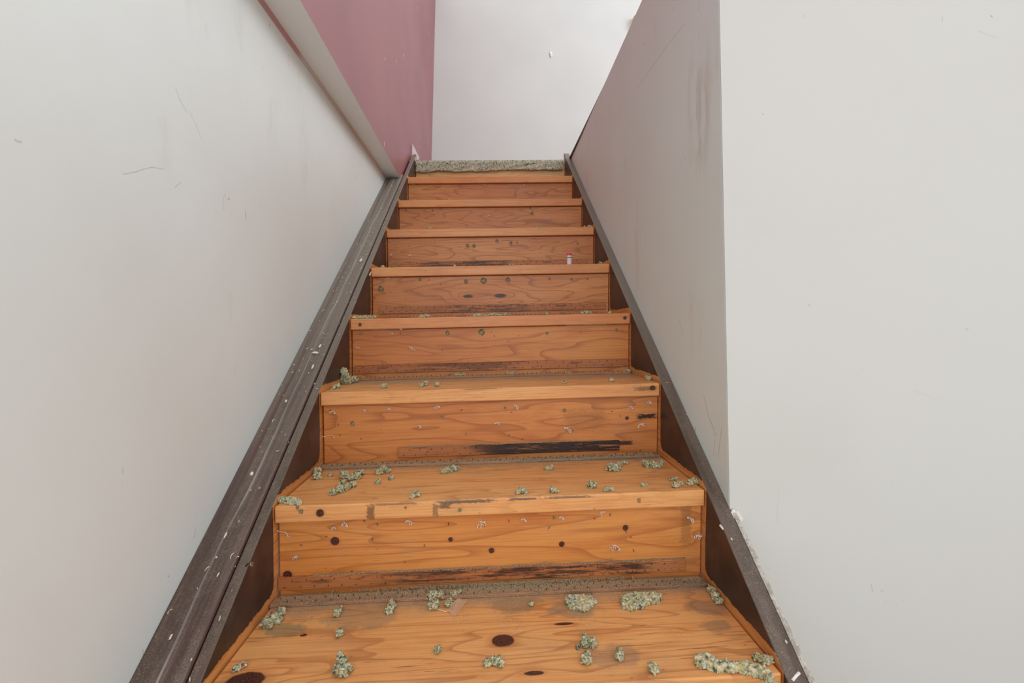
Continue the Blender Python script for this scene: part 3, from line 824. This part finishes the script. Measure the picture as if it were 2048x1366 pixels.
CR = [
 # lowest visible tread
 ('pale green underlay crumb leaning against the left end of the lowest tack strip', 0, [(538, 1246, 13), (552, 1236, 13), (563, 1224, 10)]),
 ('small upright green crumb just in front of the lowest tack strip, second from the left', 0, [(674, 1227, 9), (681, 1218, 6)]),
 ('greyish egg-shaped crumb in front of the lowest tack strip, left of the largest clump', 0, [(779, 1220, 10), (784, 1209, 9)]),
 ('largest ragged underlay clump, lying over the lowest tack strip beside the clear film', 0, [(866, 1193, 13), (867, 1211, 11), (882, 1190, 10), (897, 1207, 9), (906, 1189, 9), (916, 1187, 7)]),
 ('small dark-flecked crumb below the upright green one on the lowest tread', 0, [(680, 1267, 9)]),
 ('tall pointed multicoloured clump near the front left of the lowest tread', 0, [(684, 1342, 15), (697, 1338, 10), (674, 1340, 9), (684, 1326, 12, 1), (681, 1314, 8, 1), (679, 1306, 5, 1)]),
 ('small white and grey crumb alone between the pointed clump and the dark knot', 0, [(875, 1300, 8)]),
 ('three-lobed pale green crumb below the dark oval knot of the lowest tread', 0, [(975, 1326, 9), (992, 1321, 11), (1002, 1328, 8)]),
 ('flat crumb with a pinkish tip at the front left corner of the lowest tread', 0, [(474, 1337, 8), (485, 1330, 8)]),
 ('tall olive crumb standing left of centre on the lowest tread, above a rounder one', 0, [(1182, 1286, 12), (1170, 1285, 11), (1170, 1271, 7), (1156, 1294, 6)]),
 ('round olive crumb directly below the tall olive crumb on the lowest tread', 0, [(1172, 1320, 12), (1174, 1309, 8)]),
 ('pyramid-shaped pale crumb to the right of the round olive crumb', 0, [(1240, 1312, 11), (1239, 1303, 8)]),
 ('small round crumb near the front edge of the lowest tread, right of centre', 0, [(1307, 1338, 12)]),
 ('short green and yellow chunk behind the long strip, against the right stringer', 0, [(1513, 1316, 9), (1528, 1321, 11), (1541, 1318, 9)]),
 ('upright piece of underlay leaning in the corner of riser and right stringer', 0, [(1424, 1180, 10), (1430, 1192, 10), (1437, 1202, 8)]),
 ('tiny green crumb in the dust in front of the lowest tack strip', 0, [(1063, 1208, 6)]),
 # second tread
 ('round crumb with a blue speck at the left end of the second tread', 1, [(634, 953, 9), (636, 943, 8)]),
 ('tiny ochre crumb beside the blue-specked one on the second tread', 1, [(661, 950, 5)]),
 ('dark green wide crumb behind the pale cluster on the left of the second tread', 1, [(687, 951, 9), (700, 956, 9), (714, 952, 9), (722, 946, 7)]),
 ('pale cream cluster of crumbs on the left of the second tread', 1, [(667, 985, 8), (679, 980, 9), (692, 975, 9), (706, 969, 8), (686, 966, 8)]),
 ('spiky crumb against the tack strip left of centre on the second tread', 1, [(758, 944, 8), (768, 937, 8), (775, 942, 6)]),
 ('tiny green crumb below the spiky crumb on the second tread', 1, [(756, 964, 6)]),
 ('tiny pale crumb right of the spiky crumb on the second tread', 1, [(782, 956, 6)]),
 ('long knobbly crumb along the tack strip, second tread, left of centre', 1, [(887, 943, 7), (898, 940, 8), (911, 937, 8)]),
 ('small crumb with a navy speck near the front of the second tread, left half', 1, [(825, 993, 6), (834, 988, 8)]),
 ('low pale crumb in the middle of the second tread by the tack strip', 1, [(1093, 936, 6), (1101, 936, 6)]),
 ('rounded crumb with an orange speck, second tread, right of centre', 1, [(1219, 936, 9), (1231, 936, 10), (1239, 929, 7)]),
 ('tiny olive crumb just right of the orange-specked one', 1, [(1250, 925, 5)]),
 ('wide flat grey crumb at the back right of the second tread', 1, [(1292, 929, 9), (1305, 930, 9), (1318, 931, 7), (1323, 925, 5)]),
 ('round yellowish crumb in the right half of the second tread', 1, [(1184, 970, 9)]),
 ('low green crumb at the second nosing, right of the round yellowish crumb', 1, [(1212, 979, 6), (1223, 978, 6)]),
 ('small pale three-tipped crumb at the front edge of the second tread, centre', 1, [(1105, 981, 7), (1112, 982, 6)]),
 ('dusty pointed crumb at the front edge of the second tread, left of the three-tipped one', 1, [(1036, 985, 6), (1045, 981, 8), (1052, 986, 5)]),
 ('tiny white green crumb near the front right of the second tread', 1, [(1286, 970, 5), (1292, 970, 4)]),
 ('thin grey green crumb behind the two crumbs in the front right corner, second tread', 1, [(1342, 959, 5), (1350, 958, 5)]),
 ('yellow crumb with a dark cap in the front right corner of the second tread', 1, [(1351, 971, 7), (1360, 967, 7)]),
 ('green crumb touching the right stringer at the front of the second tread', 1, [(1379, 966, 7), (1388, 962, 7), (1396, 964, 6)]),
 # third tread
 ('big L-shaped lump of underlay at the left end of the third tread', 2, [(696, 762, 10), (708, 760, 9), (687, 762, 10), (686, 752, 9, 1), (684, 744, 8, 1), (685, 740, 6, 1)]),
 ('small turquoise crumb at the front left corner of the third tread', 2, [(667, 776, 5), (674, 774, 6)]),
 ('tiny crumb with a cream tip near the front of the third tread', 2, [(768, 773, 6)]),
 ('small feathery crumb at the front of the third tread, left of its twin', 2, [(843, 771, 5), (851, 768, 6)]),
 ('tiny feathery crumb at the front of the third tread, right of its twin', 2, [(874, 770, 6)]),
 ('low long crumb by the tack strip of the third tread, left of centre', 2, [(910, 752, 5), (919, 751, 6), (928, 750, 5)]),
 ('tiny flat crumb at the back left of the third tread, beside the big lump', 2, [(793, 757, 4)]),
 ('rounded grey crumb by the tack strip in the middle of the third tread', 2, [(1016, 749, 5), (1024, 748, 6)]),
 ('speck of green underlay right of the rounded grey crumb, third tread', 2, [(1079, 748, 4)]),
 ('small yellow green crumb by the tack strip, third tread, right of centre', 2, [(1133, 747, 4), (1139, 748, 4)]),
 ('tiny dark green crumb at the front of the third tread, right of centre', 2, [(1129, 765, 4)]),
 ('small grey green crumb near the front right of the third tread', 2, [(1222, 761, 5)]),
 ('green grey crumb at the back right corner of the third tread', 2, [(1251, 744, 5), (1258, 743, 5)]),
 ('flat pale green strip at the front right corner of the third tread', 2, [(1297, 758, 5), (1304, 757, 5), (1310, 755, 5)]),
 # fourth tread and up: only their tops show above the nosing
 ('long green and yellow strip peeping over the left end of the fourth nosing', 3, [(708+i*4.4, 627+i*.5, 4.6) for i in range(10)]),
 ('yellowish crumb over the fourth nosing, left of centre', 3, [(842, 629, 4), (850, 628, 5), (857, 626, 4)]),
 ('long row of low crumb over the middle of the fourth nosing', 3, [(948+i*5, 629-i*.15, 3.4+.8*math.sin(i)) for i in range(14)]),
 ('little crumb over the fourth nosing, right of the long row', 3, [(1093, 625, 4)]),
 ('knobbly crumb over the right part of the fourth nosing', 3, [(1165, 622, 4), (1173, 621, 5), (1181, 620, 4)]),
 ('tiny crumb near the right end of the fourth nosing', 3, [(1220, 621, 4)]),
 ('pale crumb at the left end of the fifth nosing', 4, [(764, 531, 4)]),
 ('pale crumb over the fifth nosing, left of centre', 4, [(909, 528, 3)]),
 ('cream crumb over the middle of the fifth nosing', 4, [(1020, 526, 3), (1026, 526, 3)]),
 ('pale crumb at the right end of the fifth nosing', 4, [(1202, 524, 4)]),
 ('green crumb over the sixth nosing, left part', 5, [(859, 455, 4)]),
 ('grey crumb over the sixth nosing, right of centre', 5, [(1075, 452, 3), (1082, 451, 3)]),
 ('long grey crumb at the right end of the sixth nosing', 5, [(1170, 451, 3), (1180, 449, 4)]),
 ('tiny green crumb over the seventh nosing', 6, [(898, 397, 3)]),
]
for i, c in enumerate(CR): crumb(*c[:3], flatten=len(c) > 3, mat=i)

for lb, k, poly, th, m_ in (
 ('torn slab of underlay with a red speck in front of the lowest tack strip', 0, [(1130, 1192), (1142, 1188), (1186, 1188), (1193, 1198), (1184, 1207), (1170, 1217), (1152, 1213), (1134, 1205)], .010, 1),
 ('wide slab of underlay with yellow and blue specks, right part of the lowest tread', 0, [(1240, 1192), (1256, 1184), (1318, 1182), (1328, 1189), (1316, 1197), (1298, 1200), (1284, 1208), (1262, 1212), (1244, 1207)], .011, 2),
 ('long thick strip of underlay at the front right corner of the lowest tread', 0, [(1386, 1312), (1398, 1304), (1418, 1306), (1438, 1315), (1468, 1321), (1500, 1320), (1526, 1328), (1545, 1341), (1552, 1354), (1538, 1354), (1510, 1341), (1480, 1333), (1440, 1331), (1408, 1326), (1392, 1320)], .012, 3),
 ('flat rolled yellow green strip at the front left corner of the second tread', 1, [(555, 993), (575, 991), (600, 996), (607, 1000), (598, 1003), (575, 1001), (555, 997)], .009, 0)):
    slab(lb, k, poly, th, m_, rough=.0022 if k == 0 else .0012)

# loose dust and grit along the tack strips and at the backs of the near treads
m_grit = NT('grit', .95, .1)
gn = m_grit.noise(m_grit.co, 1400, 1)
m_grit.color(m_grit.ramp(gn, [(0, (86, 68, 50)), (.42, (146, 124, 96)), (.58, (170, 148, 116)), (.70, (200, 186, 160))]))
def grit(k, n, seed, regions, label):
    r_ = random.Random(seed); V = []; Fc = []
    T = [(1, 0, -.4), (-.5, .87, -.4), (-.5, -.87, -.4), (0, 0, .9)]
    for x0, x1, y0, y1, h, wgt, s0 in regions:
        for i in range(int(n*wgt)):
            x = r_.uniform(x0, x1) if x1-x0 > .6 else min(x1+.1, max(x0-.2, r_.gauss((x0+x1)/2, (x1-x0)*.4))); u = r_.random()
            y = y1-(y1-y0)*u*u
            dn = noise.noise(Vector((x*14, y*20, seed)))
            if h == 0 and dn < -.1+.5*u: continue
            s = s0*r_.uniform(.4, 1.1); a = r_.uniform(0, 6.3); ca, sa = math.cos(a), math.sin(a)
            zz = nz(k)+h+SH*x+s*.35
            b = len(V)
            for tx, ty, tz in T: V.append((x+(tx*ca-ty*sa)*s, ny(k)+y+(tx*sa+ty*ca)*s-Y1, zz+tz*s+CZ))
            Fc += [(b, b+1, b+2), (b, b+3, b+1), (b+1, b+3, b+2), (b+2, b+3, b)]
    me = bpy.data.meshes.new('dust'); me.from_pydata(V, [], Fc); me.update()
    tag(link_mesh('dust', me, m_grit.m, None, (0, Y1, 0)), label, 'dust', kind='stuff')
grit(0, 9000, 5, [(XL+.01, XR-.01, .243, .268, .0068, .62, .0011), (-.12, .2, .25, .285, .0068, .5, .0016), (XL+.02, XR-.02, .268, .287, 0, .25, .0012), (XL+.03, XR-.03, .10, .241, 0, .9, .0009)],
     'brown grey dust and grit heaped on the lowest tack strip and tread')
grit(1, 7000, 6, [(XL+.01, XR-.02, .243, .268, .0068, .55, .0012), (XL+.02, XR-.02, .262, .287, 0, .3, .0014), (XL+.03, XR-.03, .06, .241, 0, .4, .0009)],
     'brown grey dust and grit along the tack strip of the second tread')
grit(2, 4000, 7, [(XL+.01, XR-.02, .243, .268, .0068, .5, .0012), (XL+.03, XR-.03, .04, .24, 0, .6, .0010)],
     'brown grey dust and grit on the third tread')
def ledge_grit(name, k, n, seed, label):    # dust caught on the top edge of a riser strip
    r_ = random.Random(seed); V = []; Fc = []
    x0, x1 = {1: (-.36, .414), 2: (-.22, .28)}[k]
    for i in range(n):
        x = r_.uniform(x0, x1); s = .0012*r_.uniform(.5, 1.2)
        hgt = max(0, noise.noise(Vector((x*22, 0, seed)))+.35)*.006*r_.random()
        b = len(V); z = nz(k)-TH-.117+SH*x+hgt+CZ; y = ny(k)+OV-r_.uniform(.0008, .0062)
        for tx, ty, tz in ((1, 0, -.4), (-.5, .87, -.4), (-.5, -.87, -.4), (0, 0, .9)): V.append((x+tx*s, y+ty*s*.7-Y1, z+tz*s+s*.3))
        Fc += [(b, b+1, b+2), (b, b+3, b+1), (b+1, b+3, b+2), (b+2, b+3, b)]
    me = bpy.data.meshes.new('dust'); me.from_pydata(V, [], Fc); me.update()
    tag(link_mesh('dust', me, m_grit.m, None, (0, Y1, 0)), label, 'dust', kind='stuff')
ledge_grit('dust', 1, 2600, 11, 'line of dust on top of the tack strip nailed to the lowest riser')
ledge_grit('dust', 2, 1600, 12, 'line of dust on top of the scorched tack strip of the second riser')

# ------------------------------------------------------------------ small single things
# clear film scrap
t = NT('clear film', .2, .6); t.color((226, 200, 180)); t.b.inputs['Alpha'].default_value = .42; t.b.inputs['Transmission Weight'].default_value = .3
bm = bmesh.new()
cs = [on_z(894, 1222, nz(0)+.002), on_z(909, 1236, nz(0)+.001), on_z(936, 1201, nz(0)+.012), on_z(917, 1196, nz(0)+.013)]
o0 = ab(cs[0]); n = 8; g = []
for i in range(n+1):
    row = []
    for j in range(n+1):
        u, v_ = i/n, j/n
        p = ab(cs[0].lerp(cs[1], u).lerp(cs[3].lerp(cs[2], u), v_)); p.z += .0012*math.sin(u*5+v_*3)+.001
        row.append(bm.verts.new(p-o0))
    g.append(row)
for i in range(n):
    for j in range(n): bm.faces.new((g[i][j], g[i+1][j], g[i+1][j+1], g[i][j+1]))
bmesh.ops.solidify(bm, geom=bm.faces[:], thickness=.0003)
tag(from_bm('clear_film', bm, t.m, None, o0, True), 'scrap of clear plastic film beside the largest underlay clump', 'plastic scrap')
# thread below it
bm = bmesh.new()
tp = [on_z(x, y, nz(0)+.002) for x, y in ((868, 1212), (876, 1218), (884, 1221), (890, 1223), (898, 1221), (906, 1224))]
tube(bm, [p-tp[0] for p in tp], .0007, 5)
tag(from_bm('thread', bm, m_yarn, None, ab(tp[0]), True), 'short white thread trailing from the largest underlay clump', 'thread')
# pink-capped white stick on the fifth tread
p = on_y(1138.5, 526, ny(4)+.05); zt = nz(4)+SH*p[0]
top = on_y(1140, 507, ny(4)+.05)
H = top[2]-zt
e = empty('marker_stick', ab((p[0], ny(4)+.05, zt)), 'small white stick with a pink cap and black band standing on the fifth tread', 'stick')
def rod(name, z0, z1, r0, r1, mat):
    bm = bmesh.new(); bmesh.ops.create_cone(bm, segments=20, radius1=r0, radius2=r1, depth=z1-z0, cap_ends=True)
    bmesh.ops.bevel(bm, geom=[q for q in bm.edges if abs(q.verts[0].co.z-q.verts[1].co.z) < 1e-6], offset=.0006, segments=2, affect='EDGES')
    bmesh.ops.translate(bm, verts=bm.verts, vec=(0, 0, (z0+z1)/2))
    bmesh.ops.scale(bm, verts=bm.verts, vec=(1, .5, 1))
    return from_bm(name, bm, mat, e, e.location, False)
rod('body', 0, H*.86, .0085, .0088, flat('white plastic', (216, 204, 206), .4))
rod('band', H*.62, H*.70, .0091, .0091, flat('black band', (24, 18, 18), .4))
rod('cap', H*.84, H, .0098, .0092, flat('pink cap', (196, 28, 70), .35))
# wood block, and a chip, on the back wall
bl = empty('wooden_block', ab(on_y(1300, 49, YB)), 'small pale wooden block on the back wall above the partition', 'block')
bm = bmesh.new(); bmesh.ops.create_cube(bm, size=1); bmesh.ops.scale(bm, verts=bm.verts, vec=(.19, .05, .085))
bmesh.ops.translate(bm, verts=bm.verts, vec=(-.055, -.026, 0)); bmesh.ops.bevel(bm, geom=list(bm.edges), offset=.003, segments=2, affect='EDGES')
from_bm('body', bm, wood('block wood', 91, (226, 196, 150), (206, 170, 120), (170, 128, 80), 10, 8), bl, bl.location)
bm = bmesh.new(); bmesh.ops.create_cube(bm, size=1); bmesh.ops.scale(bm, verts=bm.verts, vec=(.17, .012, .03))
bmesh.ops.translate(bm, verts=bm.verts, vec=(-.05, -.055, .014)); bmesh.ops.bevel(bm, geom=list(bm.edges), offset=.002, segments=1, affect='EDGES')
from_bm('cover_plate', bm, flat('block plate', (214, 190, 150), .6), bl, bl.location)
bm = bmesh.new(); bmesh.ops.create_icosphere(bm, subdivisions=3, radius=.012)
for v in bm.verts: v.co *= 1+.5*noise.fractal(v.co*120, .6, 2, 3); v.co.z *= 1.7; v.co.y *= .4
tag(from_bm('wall_plug', bm, flat('plug', (236, 234, 230), .5), None, ab(on_y(1102, 109, YB-.002)), True), 'small white wall plug in the middle of the back wall', 'wall plug')
# broken white plasterboard shard at the top left
bm = bmesh.new()
T3 = [on_y(823.5, 318, 2.93), on_y(825, 287, 2.93), on_y(839, 316, 2.93), on_y(836, 320, 2.93)]
fa = [bm.verts.new(p-T3[0]) for p in T3]; fb = [bm.verts.new(p-T3[0]+Vector((-.004, .014, 0))) for p in T3]
bm.faces.new(fa); bm.faces.new(fb[::-1])
for i in range(4): bm.faces.new((fa[i], fb[i], fb[(i+1) % 4], fa[(i+1) % 4]))
tag(from_bm('plaster_shard', bm, flat('shard', (238, 228, 228), .7), None, ab(T3[0])), 'triangular white shard of plasterboard at the top left of the stairs', 'shard')
# paint and plaster flakes lying on the left moulding
m_flake = flat('flake', (222, 210, 188), .7)
def flake(px, py, wpx, hpx, label, h=.0135, ang=0):
    p = on_slope(px, py, h); s = p[1]/FPX; seed = px
    bm = bmesh.new(); r_ = random.Random(seed); nn = 7
    vs_ = [bm.verts.new((wpx*s*.5*math.cos(i*6.283/nn)*r_.uniform(.5, 1.1), wpx*s*.0+hpx*s*.7*math.sin(i*6.283/nn)*r_.uniform(.5, 1.1), r_.uniform(0, .003))) for i in range(nn)]
    bm.faces.new(vs_); bmesh.ops.solidify(bm, geom=bm.faces[:], thickness=.0007)
    bmesh.ops.rotate(bm, verts=bm.verts, cent=(0, 0, 0), matrix=Matrix.Rotation(math.atan(M), 3, 'X') @ Matrix.Rotation(ang, 3, 'Z'))
    tag(from_bm('paint_flake', bm, m_flake, None, ab(p)), label, 'flake', 'plaster flakes on the left moulding')
for a in ((640, 693, 6, 10, 'tall pointed cream flake halfway down the left moulding'), (624, 700, 6, 6, 'small cream flake left of the tall pointed one on the moulding'),
          (631, 706, 16, 4, 'thin curved cream flake below the tall pointed one'), (626, 734, 4, 12, 'narrow cream flake below the group on the left moulding'),
          (572, 803, 5, 9, 'white hooked flake near the wall side of the left moulding'), (504, 948, 8, 8, 'round pale flake on the lower left moulding'),
          (452, 1072, 6, 14, 'long pale flake on the lower left moulding'), (433, 1115, 7, 5, 'small white flake on the lower left moulding under the long one'),
          (437, 1150, 4, 9, 'pinkish flake on the lower left moulding'), (343, 1273, 9, 11, 'ochre flake at the bottom of the left moulding'),
          (383, 1320, 4, 5, 'tiny white flake at the very bottom of the left moulding')):
    flake(*a, h=.012 if a[0] < 600 else .0125)
for a in ((722, 521, 7, 14, 'large white paint flake at the groove, upper left moulding'), (741, 548, 3, 18, 'long thin white paint streak on the upper left stringer'),
          (585, 745, 4, 4, 'tiny white flake left of the narrow cream one'), (702, 480, 12, 4, 'pale curved shaving on the upper left moulding')):
    flake(*a, h=.0125)
# pale shavings and grit scattered over the upper left moulding
r_ = random.Random(21); bm = bmesh.new()
for i in range(150):
    if i < 95: y = r_.gauss(1.75, .32); x = r_.uniform(-.530, -.44)
    else: y = r_.uniform(.72, 2.5); x = r_.uniform(-.530, -.44)
    y = min(2.5, max(.7, y))
    c = Vector((x, y-Y1, (y-Y1)*M+(.0135 if x < -.47 else .0125 if x < -.456 else .006)+SH*x)); a0 = r_.uniform(0, 6.3); L = r_.choice((.002, .003, .004, .007, .010))*r_.uniform(.6, 1.1); cv = r_.uniform(-1.5, 1.5)
    pts = [c+Vector((math.cos(a0+cv*q)*L*q, math.sin(a0+cv*q)*L*q, math.sin(a0+cv*q)*L*q*M+.0008*math.sin(q*3))) for q in (0, .33, .66, 1)]
    tube(bm, pts, r_.uniform(.0004, .0009), 4)
tag(from_bm('wood_shavings', bm, m_flake, None, (0, Y1, Z1+CZ), False), 'pale wood shavings and grit strewn along the left moulding', 'shavings', kind='stuff')
# bent nail in the left stringer's edge
p = on_slope(494, 1131, .004)
e = empty('bent_nail', ab(p), 'bent nail sticking out of the lower left stringer edge', 'nail')
bm = bmesh.new(); tube(bm, [Vector((-.004, 0, -.006)), Vector((0, 0, .002)), Vector((.006, -.004, .006)), Vector((.012, -.008, .006))], .0016, 8)
from_bm('shank', bm, m_stap, e, e.location, True)
bm = bmesh.new(); bmesh.ops.create_cone(bm, segments=14, radius1=.0045, radius2=.004, depth=.0015, cap_ends=True)
bmesh.ops.rotate(bm, verts=bm.verts, cent=(0, 0, 0), matrix=Matrix.Rotation(1.3, 3, 'Y')); bmesh.ops.translate(bm, verts=bm.verts, vec=(.0125, -.008, .006))
from_bm('head', bm, flat('nail head', (140, 120, 108), .4, .5, .5), e, e.location)
# white paint runs and a yellow dab on the right stringer's top
m_run = flat('white paint drip', (226, 220, 214), .5)
def drip(pts, r, mat, label, cat='paint drip'):
    P = [on_slope(x, y, .0035) for x, y in pts]
    bm = bmesh.new(); P = [p-Vector((0, 0, .003)) for p in P]
    tube(bm, [p-P[0] for p in P], r, 8)
    for v in bm.verts: v.co *= 1+.0*noise.noise(v.co*300)
    for v in bm.verts: v.co.x += .0012*noise.noise(v.co*260+Vector((r*1e3, 0, 0)))
    tag(from_bm('paint_drip', bm, mat, None, ab(P[0]), True), label, cat)
drip([(1466, 1062), (1474, 1076), (1480, 1092), (1485, 1102), (1491, 1112)], .0011, m_run, 'long white paint run on the right stringer top below the wall corner')
drip([(1440, 1047), (1445, 1053), (1450, 1059)], .0018, m_run, 'short white paint dab on the inner edge of the right stringer')
drip([(1556, 1264), (1561, 1272), (1562, 1276)], .0015, m_run, 'small white paint dab on the lower right stringer top')
drip([(1576, 1283), (1580, 1291), (1582, 1300)], .0011, m_run, 'thin white paint run near the plaster edge, lower right stringer')
drip([(1584, 1358), (1590, 1350), (1598, 1342)], .0028, m_run, 'white paint blob at the bottom of the right stringer top')
drip([(1557, 1313), (1560, 1317)], .0018, m_run, 'tiny white paint spot on the right stringer above the blob')
drip([(1331, 763), (1337, 764)], .0022, flat('yellow', (206, 176, 40), .6), 'yellow paint dab on the right stringer beside the third tread')
